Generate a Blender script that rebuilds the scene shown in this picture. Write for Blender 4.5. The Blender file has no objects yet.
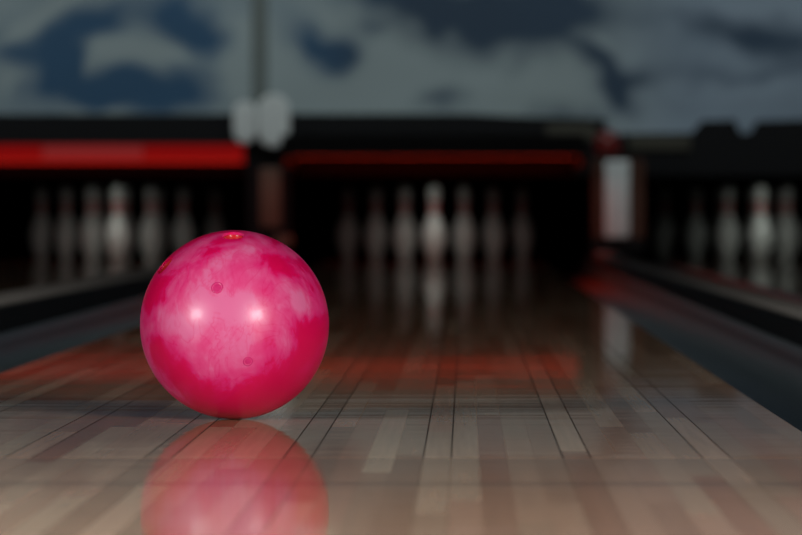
import bpy, bmesh, math, random
from mathutils import Vector, Matrix
random.seed(7)
S = bpy.context.scene
COL = S.collection

# ------------------------------------------------------------------ camera, world, lights, exposure
FPX = 4630.0            # focal length in pixels of an 802 px wide frame
CAMH = 0.235
VX, VY = 466.0, 214.0   # where the lanes vanish
cam_d = bpy.data.cameras.new('camera')
cam = bpy.data.objects.new('camera', cam_d); COL.objects.link(cam)
cam_d.sensor_width = 36.0
cam_d.lens = 36.0 * FPX / 802.0
cam.location = (0, 0, CAMH)
fwd = Vector(((401 - VX) / FPX, 1.0, -(267.5 - VY) / FPX))
cam.rotation_euler = fwd.to_track_quat('-Z', 'Y').to_euler()
cam_d.clip_end = 200
cam_d.dof.use_dof = True
cam_d.dof.focus_distance = 5.24
cam_d.dof.aperture_fstop = cam_d.lens / 23.0
cam_d.dof.aperture_blades = 0
S.camera = cam

S.view_settings.view_transform = 'Standard'
S.view_settings.look = 'None'
S.view_settings.gamma = 1.0
S.view_settings.use_curve_mapping = False
S.view_settings.exposure = 0.0

W = bpy.data.worlds.new('world'); S.world = W; W.use_nodes = True
W.node_tree.nodes['Background'].inputs[0].default_value = (0.55, 0.6, 0.7, 1)
W.node_tree.nodes['Background'].inputs[1].default_value = 0.02

def area(name, loc, target, sx, sy, power, color=(1, 1, 1), spread=180):
    l = bpy.data.lights.new(name, 'AREA'); l.shape = 'RECTANGLE'; l.size = sx; l.size_y = sy
    l.energy = power; l.color = color; l.spread = math.radians(spread)
    o = bpy.data.objects.new(name, l); COL.objects.link(o)
    o.location = loc
    o.rotation_euler = (Vector(target) - Vector(loc)).to_track_quat('-Z', 'Y').to_euler()
    return o

LAMP_A = (-7.1, -1.6, 2.85)
LAMP_B = (4.3, -2.7, 2.65)
area('concourse_lamp', LAMP_A, (-0.27, 4.9, 0.11), 2.5, 3.0, 148, (1.0, 0.98, 0.96), 76)
area('concourse_lamp', LAMP_B, (-0.27, 4.9, 0.11), 2.5, 3.0, 86, (1.0, 0.98, 0.96), 52)
area('approach_fill', (-0.3, 2.6, 3.1), (-0.3, 3.2, 0.0), 3.2, 0.8, 22, (1.0, 0.95, 0.92), 56)  # unseen fill added to brighten the near boards, narrow to stay off the ball
area('mural_lamp', (0, 20.6, 2.95), (0, 22.95, 0.88), 16.0, 0.25, 34, (0.92, 0.98, 1.0), 80)
PIN_LAMP_W = 0.115

# ------------------------------------------------------------------ materials
def lin(*c):
    return tuple(((v / 255) / 12.92 if v <= 10 else (((v / 255) + 0.055) / 1.055) ** 2.4) for v in c)

def mat(name, color, rough=0.5, metal=0.0, var=0.12, scale=30.0, emis=None, estr=0.0, spec=0.5):
    m = bpy.data.materials.new(name); m.use_nodes = True
    nt = m.node_tree; b = nt.nodes['Principled BSDF']
    b.inputs['Roughness'].default_value = rough
    b.inputs['Metallic'].default_value = metal
    b.inputs['Specular IOR Level'].default_value = spec
    tc = nt.nodes.new('ShaderNodeTexCoord'); n = nt.nodes.new('ShaderNodeTexNoise')
    n.inputs['Scale'].default_value = scale
    nt.links.new(tc.outputs['Object'], n.inputs['Vector'])
    mx = nt.nodes.new('ShaderNodeMix'); mx.data_type = 'RGBA'
    mx.inputs['A'].default_value = (*[c * (1 - var) for c in color], 1)
    mx.inputs['B'].default_value = (*[min(1, c * (1 + var)) for c in color], 1)
    nt.links.new(n.outputs['Fac'], mx.inputs['Factor'])
    nt.links.new(mx.outputs['Result'], b.inputs['Base Color'])
    if emis:
        b.inputs['Emission Color'].default_value = (*emis, 1)
        b.inputs['Emission Strength'].default_value = estr
    return m

class NT:
    """small node helper"""
    def __init__(s, m): s.t = m.node_tree
    def n(s, kind, **kw):
        x = s.t.nodes.new(kind)
        for k, v in kw.items(): setattr(x, k, v)
        return x
    def put(s, sock, v):
        if isinstance(v, bpy.types.NodeSocket): s.t.links.new(v, sock)
        else: sock.default_value = v
    def m(s, op, a, b=0.0, c=0.0):
        x = s.n('ShaderNodeMath', operation=op)
        s.put(x.inputs[0], a); s.put(x.inputs[1], b); s.put(x.inputs[2], c)
        return x.outputs[0]
    def mixc(s, f, a, b, blend='MIX'):
        x = s.n('ShaderNodeMix', data_type='RGBA', blend_type=blend)
        s.put(x.inputs['Factor'], f)
        s.put(x.inputs['A'], a if isinstance(a, bpy.types.NodeSocket) else (*a, 1))
        s.put(x.inputs['B'], b if isinstance(b, bpy.types.NodeSocket) else (*b, 1))
        return x.outputs['Result']

BW = 0.02695   # one board
def wood_mat(name, bright=1.0, rough=0.04, ripple=0.0007, seam=0.75, zones=None, groove=None, matte=0.38):
    """narrow edge-grained boards running along Y; object space, x = 0 at the lane's right edge"""
    m = bpy.data.materials.new(name); m.use_nodes = True
    N = NT(m); b = m.node_tree.nodes['Principled BSDF']
    tc = N.n('ShaderNodeTexCoord'); sp = N.n('ShaderNodeSeparateXYZ')
    N.t.links.new(tc.outputs['Object'], sp.inputs[0])
    x, y = sp.outputs[0], sp.outputs[1]
    u = N.m('DIVIDE', N.m('MULTIPLY', x, -1.0), BW)
    idx = N.m('FLOOR', u)
    wn = N.n('ShaderNodeTexWhiteNoise', noise_dimensions='1D'); N.put(wn.inputs['W'], idx)
    v = N.m('ADD', N.m('DIVIDE', y, 1.35), N.m('MULTIPLY', wn.outputs['Value'], 9.0))
    spl = N.m('FLOOR', v)
    cb = N.n('ShaderNodeCombineXYZ'); N.put(cb.inputs[0], idx); N.put(cb.inputs[1], spl)
    w2 = N.n('ShaderNodeTexWhiteNoise', noise_dimensions='2D'); N.t.links.new(cb.outputs[0], w2.inputs['Vector'])
    w3 = N.n('ShaderNodeTexWhiteNoise', noise_dimensions='3D')
    cb3 = N.n('ShaderNodeCombineXYZ'); N.put(cb3.inputs[0], spl); N.put(cb3.inputs[1], idx); N.put(cb3.inputs[2], 3.3)
    N.t.links.new(cb3.outputs[0], w3.inputs['Vector'])
    base = N.mixc(w2.outputs['Value'], (0.27, 0.155, 0.088), (0.52, 0.385, 0.26))
    base = N.mixc(N.m('MULTIPLY', w3.outputs['Value'], 0.35), base, (0.42, 0.17, 0.10))
    # grain
    mp = N.n('ShaderNodeMapping'); mp.inputs['Scale'].default_value = (160, 3.0, 1)
    N.t.links.new(tc.outputs['Object'], mp.inputs['Vector'])
    g = N.n('ShaderNodeTexNoise'); g.inputs['Scale'].default_value = 1.0; g.inputs['Detail'].default_value = 4
    N.t.links.new(mp.outputs[0], g.inputs['Vector'])
    grain = N.m('ADD', 0.82, N.m('MULTIPLY', g.outputs['Fac'], 0.36))
    base = N.mixc(1.0, base, N_rgb(N, grain), 'MULTIPLY')
    # dark seams on both sides of every fifth board, hairlines elsewhere
    fr = N.m('SUBTRACT', u, idx)
    near = N.m('ROUND', u)
    dist = N.m('ABSOLUTE', N.m('SUBTRACT', u, near))
    line = N.m('LESS_THAN', dist, 0.032)
    mod = N.m('MODULO', N.m('ADD', near, 1000.0), 5.0)
    strong = N.m('MAXIMUM', N.m('LESS_THAN', mod, 0.5), N.m('GREATER_THAN', mod, 3.5))
    amt = N.m('MULTIPLY', line, N.m('ADD', 0.12, N.m('MULTIPLY', strong, seam)))
    base = N.mixc(amt, base, (0.012, 0.012, 0.014))
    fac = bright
    if zones:
        for (y0, mul) in zones:
            fac = N.m('MULTIPLY', fac, N.m('ADD', mul, N.m('MULTIPLY', N.m('LESS_THAN', y, y0), 1.0 - mul)))
    if groove is not None:
        gd = N.m('LESS_THAN', N.m('ABSOLUTE', N.m('SUBTRACT', y, groove)), 0.035)
        fac = N.m('MULTIPLY', fac, N.m('SUBTRACT', 1.0, N.m('MULTIPLY', gd, 0.22)))
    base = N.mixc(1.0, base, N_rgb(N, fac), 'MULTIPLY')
    N.t.links.new(base, b.inputs['Base Color'])
    b.inputs['Roughness'].default_value = rough
    b.inputs['IOR'].default_value = 1.5
    # lacquer ripple, a fraction of a milliradian, long across the boards
    mp2 = N.n('ShaderNodeMapping'); mp2.inputs['Scale'].default_value = (1.5, 24.0, 1)
    N.t.links.new(tc.outputs['Object'], mp2.inputs['Vector'])
    r = N.n('ShaderNodeTexNoise'); r.inputs['Scale'].default_value = 1.0; r.inputs['Detail'].default_value = 3
    N.t.links.new(mp2.outputs[0], r.inputs['Vector'])
    sc = N.n('ShaderNodeSeparateColor'); N.t.links.new(r.outputs['Color'], sc.inputs[0])
    nx = N.m('MULTIPLY', N.m('SUBTRACT', sc.outputs[0], 0.5), ripple * 3)
    ny = N.m('MULTIPLY', N.m('SUBTRACT', sc.outputs[1], 0.5), ripple * 13)
    cn = N.n('ShaderNodeCombineXYZ'); N.put(cn.inputs[0], nx); N.put(cn.inputs[1], ny); N.put(cn.inputs[2], 1.0)
    nn = N.n('ShaderNodeVectorMath', operation='NORMALIZE'); N.t.links.new(cn.outputs[0], nn.inputs[0])
    N.t.links.new(nn.outputs[0], b.inputs['Normal'])
    # worn lacquer: part of the surface scatters instead of mirroring, and the open seams do not mirror at all
    df = N.n('ShaderNodeBsdfDiffuse'); N.t.links.new(base, df.inputs['Color'])
    ms = N.n('ShaderNodeMixShader')
    N.put(ms.inputs[0], N.m('ADD', matte, N.m('MULTIPLY', amt, (1.0 - matte) * 0.9)))
    N.t.links.new(b.outputs[0], ms.inputs[1]); N.t.links.new(df.outputs[0], ms.inputs[2])
    N.t.links.new(ms.outputs[0], m.node_tree.nodes['Material Output'].inputs['Surface'])
    return m

def N_rgb(N, v):
    c = N.n('ShaderNodeCombineColor')
    for i in range(3): N.put(c.inputs[i], v)
    return c.outputs[0]

M_LANE = wood_mat('lane_wood', bright=0.98, zones=[(5.23, 0.95)])
M_APPR = wood_mat('approach_wood', bright=0.76, rough=0.06, seam=0.25, groove=4.03)
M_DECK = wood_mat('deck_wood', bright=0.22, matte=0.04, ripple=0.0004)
M_GUT = mat('gutter_plastic', (0.016, 0.020, 0.024), 0.28, spec=0.3)
M_GUT.node_tree.nodes['Principled BSDF'].inputs['IOR'].default_value = 1.3
M_BLACK = mat('black_laminate', (0.006, 0.007, 0.008), 0.6, spec=0.2)
M_BLACKM = mat('matte_black', (0.006, 0.006, 0.006), 0.9, spec=0.1)
M_CAP = mat('divider_cap_grey', (0.36, 0.34, 0.31), 0.8, spec=0.1)
M_BROWN = mat('brown_wood_trim', (0.15, 0.08, 0.052), 0.5)
M_BROWND = mat('dark_brown_wood', (0.085, 0.036, 0.022), 0.5, spec=0.3)
M_WHITE = mat('white_enamel', (0.80, 0.88, 0.86), 0.35)
M_PIN = mat('pin_white', (0.60, 0.61, 0.57), 0.25, var=0.03)
M_PINRED = mat('pin_red', (0.55, 0.02, 0.02), 0.3)
M_REDLED = mat('red_backlit_strip', (0.04, 0.002, 0.002), 0.4, emis=lin(116, 9, 9), estr=1.0, spec=0.0)
M_GLOWMID = mat('added_red_glow_centre', (0.04, 0.004, 0.004), 0.4, emis=(0.58, 0.028, 0.009), estr=1.0, spec=0.0)  # glow added to feed the red reflection in the central lane
M_GLOWLEFT = mat('added_red_glow_left', (0.04, 0.004, 0.004), 0.4, emis=(0.42, 0.010, 0.006), estr=1.0, spec=0.0)  # glow added to strengthen the red reflection at the left
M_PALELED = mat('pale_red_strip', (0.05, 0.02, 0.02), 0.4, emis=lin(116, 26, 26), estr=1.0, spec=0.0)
M_REDLENS = mat('red_lens', (0.16, 0.014, 0.012), 0.3)
M_ORANGE = mat('orange_red_insert', (0.62, 0.022, 0.025), 0.22)
M_PLATE = mat('olive_plate', (0.05, 0.05, 0.034), 0.5)
M_FLOOR = mat('dark_subfloor', (0.02, 0.02, 0.02), 0.7)
M_WALL = mat('dark_wall', (0.06, 0.06, 0.065), 0.8)
M_CEIL = mat('ceiling_dark', (0.05, 0.05, 0.055), 0.9)
M_GREYGRN = mat('joint_grey', (0.17, 0.21, 0.20), 0.6)
M_DIFF = mat('lamp_housing', (0.5, 0.5, 0.5), 0.5)

# ------------------------------------------------------------------ mesh helpers
def link(name, bm, m, parent=None, smooth=False, angle=40, recalc=True):
    if recalc: bmesh.ops.recalc_face_normals(bm, faces=bm.faces[:])
    me = bpy.data.meshes.new(name); bm.to_mesh(me); bm.free()
    me.materials.append(m)
    if smooth:
        for p in me.polygons: p.use_smooth = True
        me.set_sharp_from_angle(angle=math.radians(angle))
    o = bpy.data.objects.new(name, me); COL.objects.link(o)
    if parent is not None: o.parent = parent
    return o

def box(bm, x0, x1, y0, y1, z0, z1, bev=0.0):
    v = [bm.verts.new(p) for p in ((x0,y0,z0),(x1,y0,z0),(x1,y1,z0),(x0,y1,z0),(x0,y0,z1),(x1,y0,z1),(x1,y1,z1),(x0,y1,z1))]
    f = [bm.faces.new([v[i] for i in q]) for q in ((0,3,2,1),(4,5,6,7),(0,1,5,4),(1,2,6,5),(2,3,7,6),(3,0,4,7))]
    if bev:
        es = list({e for g in f for e in g.edges})
        bmesh.ops.bevel(bm, geom=es, offset=bev, segments=3, profile=0.5, affect='EDGES')
    return bm

def B(*a, bev=0.0):
    return box(bmesh.new(), *a, bev=bev)

def extrude_poly(bm, pts, y0, y1):
    """polygon in XZ swept along Y"""
    a = [bm.verts.new((x, y0, z)) for x, z in pts]; b = [bm.verts.new((x, y1, z)) for x, z in pts]
    n = len(pts)
    bm.faces.new(a); bm.faces.new(b[::-1])
    for i in range(n): bm.faces.new((a[i], a[(i+1) % n], b[(i+1) % n], b[i]))
    return bm

def lathe(bm, prof, seg=40, closed=False):
    rings = []
    for r, z in prof:
        if r < 1e-6: rings.append([bm.verts.new((0, 0, z))])
        else: rings.append([bm.verts.new((r*math.cos(2*math.pi*k/seg), r*math.sin(2*math.pi*k/seg), z)) for k in range(seg)])
    pairs = list(zip(rings, rings[1:]))
    if closed: pairs.append((rings[-1], rings[0]))
    for a, b in pairs:
        for k in range(seg):
            k2 = (k+1) % seg
            if len(a) == 1 and len(b) == 1: continue
            if len(a) == 1: bm.faces.new((a[0], b[k], b[k2]))
            elif len(b) == 1: bm.faces.new((a[k], a[k2], b[0]))
            else: bm.faces.new((a[k], a[k2], b[k2], b[k]))
    return bm

def empty(name, loc, label=None, cat=None, group=None):
    o = bpy.data.objects.new(name, None); COL.objects.link(o); o.location = loc
    o.empty_display_size = 0.1
    if label: o['label'] = label
    if cat: o['category'] = cat
    if group: o['group'] = group
    return o

def tag(o, label, cat, group=None):
    o['label'] = label; o['category'] = cat
    if group: o['group'] = group
    return o

def struct(name, bm, m):
    o = link(name, bm, m); o['kind'] = 'structure'; return o

def PX(px, Y): return (px - VX) * Y / FPX
def PZ(py, Y): return CAMH + (VY - py) * Y / FPX

# ------------------------------------------------------------------ layout
XR = 0.363; LW = 39 * BW; XL = XR - LW
GW = 0.235
LANE0, DECK0, DECK_END = 4.46, 20.9, 24.75
PIN_Y = 23.5
RIGHTS = {'left': XR - 1.61, 'central': XR, 'right': XR + 1.66}   # right edge of each lane
DIVS = [(RIGHTS['left'] + GW, XL - GW), (XR + GW, RIGHTS['right'] - LW - GW)]

# ------------------------------------------------------------------ setting
o = struct('floor', B(-9.0 - XR, 8.0 - XR, -5.0, LANE0 - 0.004, -0.06, 0.0), M_APPR); o.location = (XR, 0, 0)
struct('floor', B(-9, 8, LANE0 - 0.004, 26.6, -0.20, -0.12), M_FLOOR)
struct('ceiling', B(-9, 8, -5, 26.6, 3.15, 3.25), M_CEIL)
struct('wall_left', B(-9.1, -9.0, -5, 26.6, -0.2, 3.25), M_WALL)
struct('wall_right', B(8.0, 8.1, -5, 26.6, -0.2, 3.25), M_WALL)
struct('wall_back', B(-9, 8, 26.5, 26.6, -0.12, 3.15), M_BLACKM)
struct('wall_front', B(-9, 8, -5.1, -5.0, 0.0, 3.15), M_WALL)

# ------------------------------------------------------------------ lanes
def gutter_bm(x0, x1, y0, y1):
    bm = bmesh.new(); n = 14; cx = (x0 + x1) / 2; rw = (x1 - x0) / 2 - 0.004; d = 0.082
    prof = [(x0 + 0.0005, -0.002)] + [(cx - rw*math.cos(math.pi*k/n), -0.004 - d*math.sin(math.pi*k/n)**0.8) for k in range(n+1)] + [(x1 - 0.0005, -0.002)]
    prof += [(x1 - 0.0005, -0.1), (x0 + 0.0005, -0.1)]
    return extrude_poly(bm, prof, y0, y1)

LAB = {'left': 'glossy board lane at the left, partly behind the pink ball',
       'central': 'glossy wooden bowling lane of narrow boards under the pink ball',
       'right': 'dark glossy lane beyond the right gutter and divider'}
for key, xr in RIGHTS.items():
    L = empty('bowling_lane', (xr, 0, 0), LAB[key], 'bowling lane', 'bowling lanes side by side')
    link('lane_bed', B(-LW, 0, LANE0, DECK0, -0.10, 0.0), M_LANE, L)
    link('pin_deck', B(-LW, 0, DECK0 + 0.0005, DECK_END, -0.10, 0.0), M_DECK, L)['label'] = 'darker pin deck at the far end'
    for a, b in ((0, GW), (-LW - GW, -LW)):
        g = link('gutter', gutter_bm(a, b, LANE0, DECK_END), M_GUT, L, smooth=True, angle=60)
        g['label'] = 'dark plastic gutter channel'

dl = ['grey-topped divider rail left of the ball between left and central lanes',
      'grey-topped divider rail between the right gutter and the right lane']
for (a, b), lab in zip(DIVS, dl):
    D = empty('lane_divider', ((a+b)/2, LANE0, 0), lab, 'lane divider', 'rails between the lanes')
    w = (b - a) / 2 - 0.001
    h = 0.065 if a < 0 else 0.05
    c0, c1 = (-w, w) if a < 0 else (-w + 0.03, w - 0.045)
    link('rail_body', B(-w, w, 0, 22.5 - LANE0, -0.11, h - 0.014, bev=0.004), M_BLACK, D)
    link('rail_cap', B(c0, c1, 0, 22.5 - LANE0, h - 0.0138, h, bev=0.005), M_CAP, D, smooth=True)

# ------------------------------------------------------------------ pit: kickbacks, curtains
kl = ['black kickback side wall at the far left of the left pin rack', 'black kickback side wall between left and central pin racks',
      'black kickback side wall between central and right pin racks', 'black kickback side wall at the far right of the right pin rack']
xs = [RIGHTS['left'] - LW - GW - 0.05, sum(DIVS[0])/2, sum(DIVS[1])/2, RIGHTS['right'] + GW + 0.05]
for x, lab in zip(xs, kl):
    tag(link('kickback_panel', B(x-0.035, x+0.035, 23.02, 26.2, -0.119, 0.95), M_BLACKM), lab, 'side wall', 'kickback walls beside the pins')
for key, xr in RIGHTS.items():
    bm = bmesh.new(); n = 60; x0, x1 = -LW - GW + 0.01, GW - 0.01
    pts = []
    for k in range(n+1):
        t = k/n; pts.append((x0 + (x1-x0)*t, 25.6 + 0.02*math.sin(t*60)))
    for (xa, ya), (xb, yb) in zip(pts, pts[1:]):
        v = [bm.verts.new(p) for p in ((xa,ya,-0.1),(xb,yb,-0.1),(xb,yb,0.9),(xa,ya,0.9),(xa,ya+.01,-0.1),(xb,yb+.01,-0.1),(xb,yb+.01,0.9),(xa,ya+.01,0.9))]
        for q in ((0,1,2,3),(4,7,6,5),(0,4,5,1),(3,2,6,7)): bm.faces.new([v[i] for i in q])
    bmesh.ops.remove_doubles(bm, verts=bm.verts[:], dist=1e-5)
    c = link('pit_curtain', bm, M_BLACKM, recalc=False); c.location = (xr, 0, 0)
    tag(c, f'black pit curtain hanging behind the {key} pin rack', 'curtain', 'pit curtains behind the pins')
    l = area('pin_deck_lamp', (xr - LW/2, 22.99, 0.46), (xr - LW/2, 23.55, 0.08), 0.16, 0.04, PIN_LAMP_W, (0.92, 1.0, 0.95), 64)

# ------------------------------------------------------------------ posts at the ends of the dividers
YP = 22.55
def post(xc, lab, w, white, div):
    P = empty('divider_post', (xc, YP, 0.0), lab, 'post', 'posts at the ends of the divider rails')
    link('post_base', B(-w/2, w/2, 0, 0.3, 0.052, 0.115, bev=0.004), M_BLACK, P)
    link('post_foot', B(div[0] + 0.002 - xc, div[1] - 0.002 - xc, 0.0, 0.28, -0.1195, 0.0515), M_BLACK, P)
    if white:
        link('post_body', B(-w/2, w/2, 0, 0.3, 0.116, 0.50, bev=0.006), M_BROWND, P)['label'] = 'brown wooden post body'
        link('face_panel', B(-0.07, 0.05, -0.022, -0.001, 0.12, 0.495, bev=0.009), M_WHITE, P, smooth=True)['label'] = 'white vertical face panel'
    else:
        link('post_body', B(-w/2, w/2, 0, 0.3, 0.116, 0.57, bev=0.006), M_BLACK, P)['label'] = 'black post body'
        link('face_panel', B(-0.038, 0.062, -0.02, -0.001, 0.17, 0.46, bev=0.008), M_BROWN, P, smooth=True)['label'] = 'brown wooden face strip'
        link('foot_block', B(0.03, 0.12, -0.02, -0.001, 0.075, 0.13, bev=0.01), M_BROWN, P, smooth=True)
    return P
post(PX(619, YP), 'brown post with a bright white face panel, right of the central pins', 0.25, True, DIVS[1])
post(PX(268, YP), 'black post with a brown strip, just above the pink ball', 0.20, False, DIVS[0])

# red lamp on the white post
R_ = empty('signal_lamp', (PX(608, YP), YP + 0.02, 0.50), 'small dull red lamp on top of the white-faced post', 'lamp')
link('lamp_base', B(-0.045, 0.045, 0.02, 0.14, 0.0, 0.03, bev=0.006), M_BLACK, R_)
bm = lathe(bmesh.new(), [(0, 0.145), (0.03, 0.14), (0.05, 0.125), (0.062, 0.10), (0.066, 0.07), (0.066, 0.03), (0, 0.03)][::-1], 32)
bmesh.ops.translate(bm, verts=bm.verts[:], vec=(0, 0.08, 0))
link('lens', bm, M_REDLENS, R_, smooth=True)

# white double lane marker on the black post
YM = 22.45
MK = empty('lane_marker', (PX(262, YM), YM, 0.571), 'white double lane marker on top of the black post, above the pink ball', 'lane marker')
link('bracket', B(-0.11, 0.11, 0.10, 0.15, 0.0, 0.05, bev=0.006), M_BLACK, MK)
def plate(x0, x1, z0, z1, dz=0.0):
    bm = bmesh.new(); pts = []; r = (x1-x0)/2*0.92
    for cx, cz, a0 in ((x1-r, z0+r, -90), (x1-r, z1-r, 0), (x0+r, z1-r, 90), (x0+r, z0+r, 180)):
        for k in range(9):
            a = math.radians(a0 + k*90/8); pts.append((cx + r*math.cos(a), cz + r*math.sin(a)))
    extrude_poly(bm, pts, 0.02, 0.099)
    bmesh.ops.bevel(bm, geom=[e for e in bm.edges if abs(e.verts[0].co.y - e.verts[1].co.y) < 1e-6 and e.verts[0].co.y < 0.03], offset=0.012, segments=3, affect='EDGES')
    return bm
z0 = 0.571
link('marker_face', plate(PX(233, YM) - MK.location.x, PX(256, YM) - MK.location.x, PZ(143, YM) - z0, PZ(101, YM) - z0), M_WHITE, MK, smooth=True)
link('marker_face', plate(PX(252.5+5, YM) - MK.location.x, PX(289, YM) - MK.location.x, PZ(147, YM) - z0, PZ(94, YM) - z0), M_WHITE, MK, smooth=True)

# ------------------------------------------------------------------ masking units: fascias, red strips, mural
YF = 22.9
def zf(py): return PZ(py, YF)
XM = PX(262, YF)       # boundary left / centre
XN = PX(606, YF)       # boundary centre / right
def fascia(x0, x1, toppts, lab, cx):
    pts = [(x0, 0.425), (x1, 0.425)] + toppts[::-1]
    bm = bmesh.new(); extrude_poly(bm, pts, 0, 0.06)
    o = link('masking_fascia', bm, M_BLACK); o.location = (0, YF, 0)
    return tag(o, lab, 'fascia', 'black fascias over the pin decks')
zt = zf(114)
f1 = fascia(-8.9, XM - 0.004, [(-8.9, zt), (XM - 0.004, zt)], 'black fascia with a bright red strip over the left pins', 0)
f2 = fascia(XM + 0.004, XN - 0.004, [(XM + 0.004, zt), (PX(470, YF), zt), (PX(530, YF), zf(117)), (XN - 0.004, zf(119))], 'black fascia over the central pins between the two posts', 0)
f3 = fascia(XN + 0.004, 7.9, [(XN + 0.004, zf(134)), (PX(692, YF), zf(133)), (PX(702, YF), zf(121)), (PX(734, YF), zf(120)),
            (PX(740, YF), zf(133)), (PX(750, YF), zf(133)), (PX(757, YF), zf(121)), (PX(830, YF), zf(119)), (7.9, zf(119))],
            'black fascia with a notched top edge over the right pins', 0)
def strip(name, a, b, za, zb, m, par, lab=None, t=0.02):
    o = link(name, B(PX(a, YF), PX(b, YF), -t, -0.001, zf(zb), zf(za), bev=0.004), m, par)
    if lab: o['label'] = lab
    return o
strip('light_strip', -500, 42, 145, 160, M_REDLED, f1, 'glowing red light strip')
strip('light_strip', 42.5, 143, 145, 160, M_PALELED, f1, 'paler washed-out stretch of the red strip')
strip('light_strip', 143.5, 244, 145, 160, M_REDLED, f1, 'glowing red light strip')
hl = link('added_hood', B(PX(-95, YF), PX(246, YF), -0.8, -0.002, 0.4945, 0.498), M_BLACK, f1); hl['label'] = 'thin black board added under the red strip'  # added board with a glowing underside, boosts the red reflection at the left
link('added_glow', B(PX(-94, YF), PX(245, YF), -0.795, -0.02, 0.488, 0.494), M_GLOWLEFT, hl)['label'] = 'added red glow panel for the lane reflection'
hd = link('added_hood', B(PX(294, YF), PX(577, YF), -1.6, -0.002, 0.525, 0.60, bev=0.004), M_BLACK, f2); hd['label'] = 'added black board reaching forward over the red glow'  # added cover, shaped so its red glow shows mainly in the lane
bm = B(PX(294, YF), PX(577, YF), -1.62, -1.6005, 0.500, 0.60, bev=0.002)  # added lip and end boards that block the direct view of the glow
box(bm, PX(294, YF), PX(294, YF) + 0.012, -1.6, -0.002, 0.455, 0.5245); box(bm, PX(577, YF) - 0.012, PX(577, YF), -1.6, -0.002, 0.455, 0.5245)
link('glow_shield', bm, M_BLACK, hd)['label'] = 'added black edge hiding the red glow from the front'
link('added_glow', B(PX(297, YF), PX(574, YF), -1.58, -0.02, 0.517, 0.5245), M_GLOWMID, hd)['label'] = 'added red glow panel for the lane reflection'
strip('name_plate', 546, 596, 124, 141, M_PLATE, f2, 'dim olive plate')
strip('name_plate', 628, 690, 136, 150, M_PLATE, f3, 'dim olive plate')

# mural of painted clouds
def sm(a, b, t):
    t = max(0.0, min(1.0, (t - a) / (b - a))); return t*t*(3-2*t)
from mathutils import noise as mn
BL = [ # cx, cy, rx, ry, angle, weight of dark blue (+) or pale cloud (-)
 (50, 62, 40, 50, 25, .95), (100, 18, 45, 24, -20, .9), (5, 45, 20, 16, 0, .6), (145, 90, 68, 20, 4, 1.25), (75, 80, 20, 22, 0, .4), (188, 24, 36, 34, 25, 1.0), (216, 74, 30, 10, 10, .25),
 (125, 53, 52, 13, 6, -1.0), (82, 58, 22, 12, -45, -.6), (28, 22, 50, 8, -38, -1.0), (22, 84, 24, 15, 0, -.7), (108, 106, 50, 6, 0, -.6), (240, 70, 30, 40, 0, -.5),
 (310, 42, 20, 26, -30, 1.0), (338, 62, 26, 16, 45, 1.0), (370, 30, 20, 10, 0, .6), (395, 5, 40, 14, 5, .8), (460, 14, 70, 20, 10, .95),
 (520, 22, 60, 42, 5, 1.05), (560, 8, 50, 22, 0, .6), (600, 66, 34, 13, 30, 1.1), (628, 92, 20, 18, 60, 1.1), (435, 94, 26, 12, 0, .8), (575, 112, 40, 8, 0, .4),
 (690, 20, 90, 18, 10, .35), (765, 38, 60, 14, 10, .75), (720, 75, 80, 10, 0, .45), (660, 105, 60, 10, 0, .1), (840, 60, 60, 30, 0, .5),
 (330, 90, 80, 25, 0, -.5), (400, 60, 50, 25, 0, -.4), (530, 85, 60, 20, 0, -.35), (760, 5, 60, 12, 0, -.4), (620, 35, 30, 20, 0, -.2), (780, 90, 60, 12, 0, -.2), (590, 45, 12, 12, 0, -.5)]
PALE = lin(88, 98, 99); PALE2 = lin(76, 88, 99); DARK = lin(20, 46, 66); DARK2 = lin(20, 35, 48); K = 0.27
def mural_col(X, Z):
    px = VX + X * FPX / 22.97; py = VY - (Z - CAMH) * FPX / 22.97
    n1 = mn.fractal(Vector((X*2.2, Z*3.4, 1.7)), 1.0, 2.0, 5)
    n2 = mn.noise(Vector((X*1.3, Z*1.9, 9.1)))
    qx = px + 26*mn.noise(Vector((X*3.4, Z*3.4, 4))) + 12*mn.noise(Vector((X*8, Z*8, 5))); qy = py + 16*mn.noise(Vector((X*3.4, Z*3.4, 8))) + 8*mn.noise(Vector((X*8, Z*8, 2)))
    t = sm(-220, -10, px) * (1 - sm(850, 1060, px)) * sm(-170, -10, py)
    w = 0.12*t + (0.26 + 0.8*n2)*(1 - t)
    for cx, cy, rx, ry, an, s in BL:
        a = math.radians(an); dx, dy = qx-cx, qy-cy
        u = (dx*math.cos(a) + dy*math.sin(a))/rx; v = (-dx*math.sin(a) + dy*math.cos(a))/ry
        w += s*math.exp(-(u*u+v*v)**1.05)
    w += 0.24*n1
    w = max(0, min(1, w))
    b3 = sm(280, 420, px)
    b2 = sm(560, 700, px)*0.8
    pale = [p*(1-b2)+q*b2 for p, q in zip(PALE, PALE2)]
    dark = [p*(1-b3)+q*b3 for p, q in zip(DARK, DARK2)]
    g = 1 + 0.10*n2
    return [ (p*(1-w) + d*w)*g/K for p, d in zip(pale, dark)]
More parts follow.
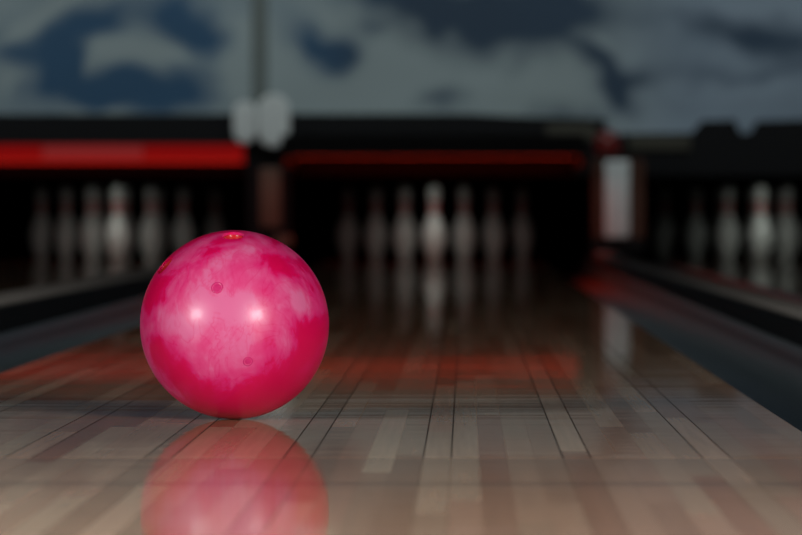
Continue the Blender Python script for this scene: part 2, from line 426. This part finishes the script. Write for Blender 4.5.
def mural(x0, x1, lab):
    st = 0.025; nx = int((x1-x0)/st)+1; z0, z1 = 0.60, 2.45; nz = int((z1-z0)/st)+1
    bm = bmesh.new(); cl = bm.loops.layers.float_color.new('paint')
    g = [[bm.verts.new((x0+(x1-x0)*i/nx, 0, z0+(z1-z0)*j/nz)) for i in range(nx+1)] for j in range(nz+1)]
    cols = {}
    for j in range(nz+1):
        for i in range(nx+1):
            v = g[j][i]; cols[v] = (*mural_col(v.co.x, v.co.z), 1)
    for j in range(nz):
        for i in range(nx):
            f = bm.faces.new((g[j][i], g[j][i+1], g[j+1][i+1], g[j+1][i]))
            for l in f.loops: l[cl] = cols[l.vert]
    o = link('cloud_mural', bm, M_MURAL, recalc=False)
    sd = o.modifiers.new('thickness', 'SOLIDIFY'); sd.thickness = 0.02; sd.offset = -1
    o.location = (0, YF + 0.07, 0)
    return tag(o, lab, 'mural', 'painted cloud murals over the lanes')
M_MURAL = bpy.data.materials.new('painted_clouds'); M_MURAL.use_nodes = True
N = NT(M_MURAL); b = M_MURAL.node_tree.nodes['Principled BSDF']; b.inputs['Roughness'].default_value = 0.6
at = N.n('ShaderNodeAttribute', attribute_name='paint')
ns = N.n('ShaderNodeTexNoise'); ns.inputs['Scale'].default_value = 14
N.t.links.new(N.mixc(1.0, at.outputs['Color'], N_rgb(N, N.m('ADD', 0.9, N.m('MULTIPLY', ns.outputs['Fac'], 0.2))), 'MULTIPLY'), b.inputs['Base Color'])
mural(-8.9, PX(251, 22.97), 'blue and grey cloud mural left of the vertical joint')
mural(PX(268, 22.97), 7.9, 'pale and navy cloud mural right of the vertical joint')
tag(link('joint_strip', B(PX(251, 22.97) + 0.001, PX(268, 22.97) - 0.001, YF + 0.062, YF + 0.09, 0.60, 2.45, bev=0.004), M_GREYGRN),
    'narrow grey-green upright strip covering the joint between the murals', 'trim strip')
struct('wall_back', B(-8.95, 7.95, 23.1, 23.16, 0.952, 3.14), M_BLACKM)

# ------------------------------------------------------------------ pins
IN = 0.0254
prof = [(0, 0), (0.95, 0), (1.02, 0.08), (1.3, 0.75), (1.64, 1.4), (1.953, 2.25), (2.255, 3.375), (2.383, 4.5), (2.36, 5.2), (2.28, 5.875), (2.08, 6.6), (1.85, 7.25),
        (1.53, 8.0), (1.236, 8.625), (0.983, 9.375), (0.90, 10.0), (0.91, 10.45), (0.935, 10.875), (0.985, 11.3), (1.05, 11.75), (1.17, 12.6), (1.26, 13.2), (1.273, 13.5),
        (1.25, 13.9), (1.15, 14.3), (0.95, 14.65), (0.6, 14.9), (0.3, 14.98), (0, 15.0)]
def rad(z):
    for (r0, a), (r1, b_) in zip(prof, prof[1:]):
        if a <= z <= b_ and b_ > a: return r0 + (r1-r0)*(z-a)/(b_-a)
pin = empty('bowling_pin', (0, 0, 0), 'x', 'bowling pin')
link('pin_body', lathe(bmesh.new(), [(r*IN, z*IN) for r, z in prof], 40), M_PIN, pin, smooth=True, angle=50)
for za, zb in ((9.6, 10.2), (10.9, 11.6)):
    pr = []
    for k in range(5):
        z = za + (zb-za)*k/4; pr.append(((rad(z) + 0.035)*IN, z*IN))
    pr += [((rad(zb) - 0.03)*IN, zb*IN), ((rad(za) - 0.03)*IN, za*IN)]
    link('neck_band', lathe(bmesh.new(), pr, 40, closed=True), M_PINRED, pin, smooth=True, angle=50)['label'] = 'red painted neck band'
SP = 0.3048; RW = SP*math.sqrt(3)/2
POS = [(0, 0, 'foremost one'), (-1, 1, 'left in the second row'), (1, 1, 'right in the second row'),
       (-2, 2, 'left in the third row'), (0, 2, 'middle in the third row'), (2, 2, 'right in the third row'),
       (-3, 3, 'far left in the back row'), (-1, 3, 'inner left in the back row'), (1, 3, 'inner right in the back row'), (3, 3, 'far right in the back row')]
first = True
for key, xr in RIGHTS.items():
    for c, r, lab in POS:
        if first: p = pin; first = False
        else:
            p = pin.copy(); COL.objects.link(p)
            for ch in list(pin.children):
                q = ch.copy(); COL.objects.link(q); q.parent = p
        p.location = (xr - LW/2 + c*SP/2, PIN_Y + r*RW, 0.0)
        p['label'] = f'white red-banded bowling pin, {lab} of the {key} rack'
        p['group'] = f'pins of the {key} rack'

# ------------------------------------------------------------------ the ball
RB = 0.1083; BX, BY = PX(234.4, 5.3), 5.3
RV = (Matrix.Rotation(0.0502, 3, 'Z') @ Matrix.Rotation(-0.024, 3, 'X'))   # turns the ball's face to the viewer
ball = empty('bowling_ball', (BX, BY, 0.0), 'glossy marbled pink bowling ball resting on the central lane', 'bowling ball')
HOLES = [Vector((-0.015, -0.335, 0.94)).normalized(), Vector((-0.735, -0.25, 0.630)).normalized(), Vector((-0.25, 0.14, 0.96)).normalized()]
HOLES = [RV @ h for h in HOLES]
HR = 0.0128
bm = bmesh.new(); bmesh.ops.create_uvsphere(bm, u_segments=160, v_segments=80, radius=RB)
M_BALL = bpy.data.materials.new('pink_marbled_resin'); M_BALL.use_nodes = True
N = NT(M_BALL); b = M_BALL.node_tree.nodes['Principled BSDF']
tc = N.n('ShaderNodeTexCoord')
def ballnoise(scale, dist, detail, off=(0, 0, 0), st=(1, 1, 1)):
    mp = N.n('ShaderNodeMapping'); mp.inputs['Location'].default_value = off; mp.inputs['Scale'].default_value = st
    N.t.links.new(tc.outputs['Object'], mp.inputs['Vector'])
    n = N.n('ShaderNodeTexNoise'); n.inputs['Scale'].default_value = scale; n.inputs['Detail'].default_value = detail
    n.inputs['Distortion'].default_value = dist; n.inputs['Roughness'].default_value = 0.6
    N.t.links.new(mp.outputs[0], n.inputs['Vector']); return n.outputs['Fac']
n1 = ballnoise(11, 0.9, 5, (0.3, 0.2, 0.6), (1, 1, 0.8)); n2 = ballnoise(28, 1.2, 6, (1.3, 0.1, 0.2), (1, 1, 0.6))
w = N.m('ADD', N.m('MULTIPLY', N.m('SUBTRACT', n1, 0.5), 3.4), N.m('MULTIPLY', N.m('SUBTRACT', n2, 0.5), 1.9))
# broad swirls of the two resins: (direction, radius, amount)   + pale resin, - crimson resin
def dirn(px, py):
    x, z = (px-234)/94, (325-py)/94; return RV @ Vector((x, -math.sqrt(max(0.0, 1-x*x-z*z)), z))*RB
for px, py, rr, am in ((205, 300, .055, .75), (262, 318, .040, .55), (235, 262, .045, .45), (300, 312, .022, .9), (258, 352, .030, .3), (175, 325, .035, .35), (296, 345, .016, .7),
                       (275, 266, .014, -1.6), (309, 338, .022, -1.6), (250, 385, .03, -.1), (215, 375, .03, .35), (297, 300, .014, .8), (152, 300, .020, -1.0), (160, 345, .02, -.9), (283, 285, .010, .6), (235, 412, .050, -.85), (172, 372, .026, -.5), (290, 385, .03, -.5), (280, 303, .012, .5)):
    d = dirn(px, py)
    vd = N.n('ShaderNodeVectorMath', operation='DISTANCE'); N.t.links.new(tc.outputs['Object'], vd.inputs[0]); vd.inputs[1].default_value = d
    q = N.m('DIVIDE', vd.outputs['Value'], rr)
    ga = N.m('EXPONENT', N.m('MULTIPLY', N.m('MULTIPLY', q, q), -1.0))
    w = N.m('ADD', w, N.m('MULTIPLY', ga, am))
rp = N.n('ShaderNodeValToRGB'); e = rp.color_ramp.elements
n3 = ballnoise(17, 1.6, 3, (2.1, 0.7, 1.2), (1.2, 1, 0.6))
rg = N.m('DIVIDE', N.m('SUBTRACT', n3, 0.5), 0.016)
w = N.m('SUBTRACT', w, N.m('MULTIPLY', N.m('EXPONENT', N.m('MULTIPLY', N.m('MULTIPLY', rg, rg), -1.0)), 0.22))
N.put(rp.inputs[0], N.m('ADD', N.m('MULTIPLY', w, 0.54), 0.42))
e[0].position = 0.18; e[0].color = (0.70, 0.001, 0.075, 1)
e[1].position = 1.0; e[1].color = (0.76, 0.15, 0.33, 1)
k = e.new(0.38); k.color = (0.72, 0.002, 0.10, 1)
k = e.new(0.50); k.color = (0.74, 0.022, 0.17, 1)
k = e.new(0.75); k.color = (0.76, 0.07, 0.235, 1)
N.t.links.new(rp.outputs[0], b.inputs['Base Color'])
b.inputs['Roughness'].default_value = 0.35
b.inputs['Coat Weight'].default_value = 0.08; b.inputs['Coat Roughness'].default_value = 0.08
def frame(nrm): return nrm.to_track_quat('Z', 'Y').to_matrix().to_4x4()
# sphere body with the drilled holes cut out
tmp = link('sphere_body', bm, M_BALL, ball)
cut = bmesh.new()
for h in HOLES:
    c = bmesh.new(); lathe(c, [(0, 0), (HR, 0), (HR, 0.06), (0, 0.06)], 48)
    bmesh.ops.transform(c, matrix=Matrix.Translation(h*(RB-0.035)) @ frame(h), verts=c.verts[:])
    me = bpy.data.meshes.new('t'); c.to_mesh(me); c.free(); cut.from_mesh(me); bpy.data.meshes.remove(me)
bmesh.ops.recalc_face_normals(cut, faces=cut.faces[:])
cme = bpy.data.meshes.new('cutter'); cut.to_mesh(cme); cut.free()
co = bpy.data.objects.new('cutter', cme); COL.objects.link(co); co.parent = ball
md = tmp.modifiers.new('holes', 'BOOLEAN'); md.object = co; md.operation = 'DIFFERENCE'; md.solver = 'EXACT'
bpy.context.view_layer.update()
dg = bpy.context.evaluated_depsgraph_get()
nm = bpy.data.meshes.new_from_object(tmp.evaluated_get(dg))
tmp.modifiers.clear(); tmp.data = nm; tmp.location = (0, 0, RB)
for p in nm.polygons: p.use_smooth = True
nm.set_sharp_from_angle(angle=math.radians(30))
bpy.data.objects.remove(co); bpy.data.meshes.remove(cme)
ball_parts_origin = Vector((0, 0, RB))
for h in HOLES:
    bm = bmesh.new()
    R0 = HR - 0.0002; r1 = HR - 0.0026; top = math.sqrt(RB*RB - HR*HR) - RB
    lathe(bm, [(R0, top - 0.028), (R0, top - 0.0036), (R0 - 0.0006, top - 0.0028), (r1 + 0.0006, top - 0.0028), (r1, top - 0.0038), (r1, top - 0.028)], 48, closed=True)
    bmesh.ops.transform(bm, matrix=Matrix.Translation(h*RB) @ frame(h), verts=bm.verts[:])
    o = link('finger_insert', bm, M_ORANGE, ball, smooth=True); o.location = ball_parts_origin
    o['label'] = 'orange-red grip insert in a drilled hole'
M_DOT = mat('rose_marker', (0.66, 0.03, 0.17), 0.25, var=0.05)
for px, py, r in ((217, 289, 0.0072), (247, 361, 0.0058)):
    h = dirn(px, py).normalized()
    bm = bmesh.new(); s0 = math.sqrt(RB*RB - r*r) - RB
    lathe(bm, [(0, 0.0003), (r*0.55, 0.0001), (r*0.72, -0.0002), (r*0.8, 0.0006+s0*.6), (r*0.95, 0.0004+s0*.9), (r, s0 - 0.0004)][::-1], 40)
    bmesh.ops.transform(bm, matrix=Matrix.Translation(h*RB) @ frame(h), verts=bm.verts[:])
    o = link('locator_dot', bm, M_DOT, ball, smooth=True, angle=80); o.location = ball_parts_origin
    o['label'] = 'small round marker dot on the ball'

# ------------------------------------------------------------------ lamp housings on the ceiling behind the camera
for loc, lab in ((LAMP_A, 'white ceiling lamp housing over the left of the approach'), (LAMP_B, 'white ceiling lamp housing over the right of the approach')):
    h = empty('ceiling_light', (loc[0], loc[1], 3.15), lab, 'ceiling light', 'ceiling lights over the approach')
    link('housing', B(-0.6, 0.6, -0.6, 0.6, -0.05, -0.001, bev=0.01), M_DIFF, h)
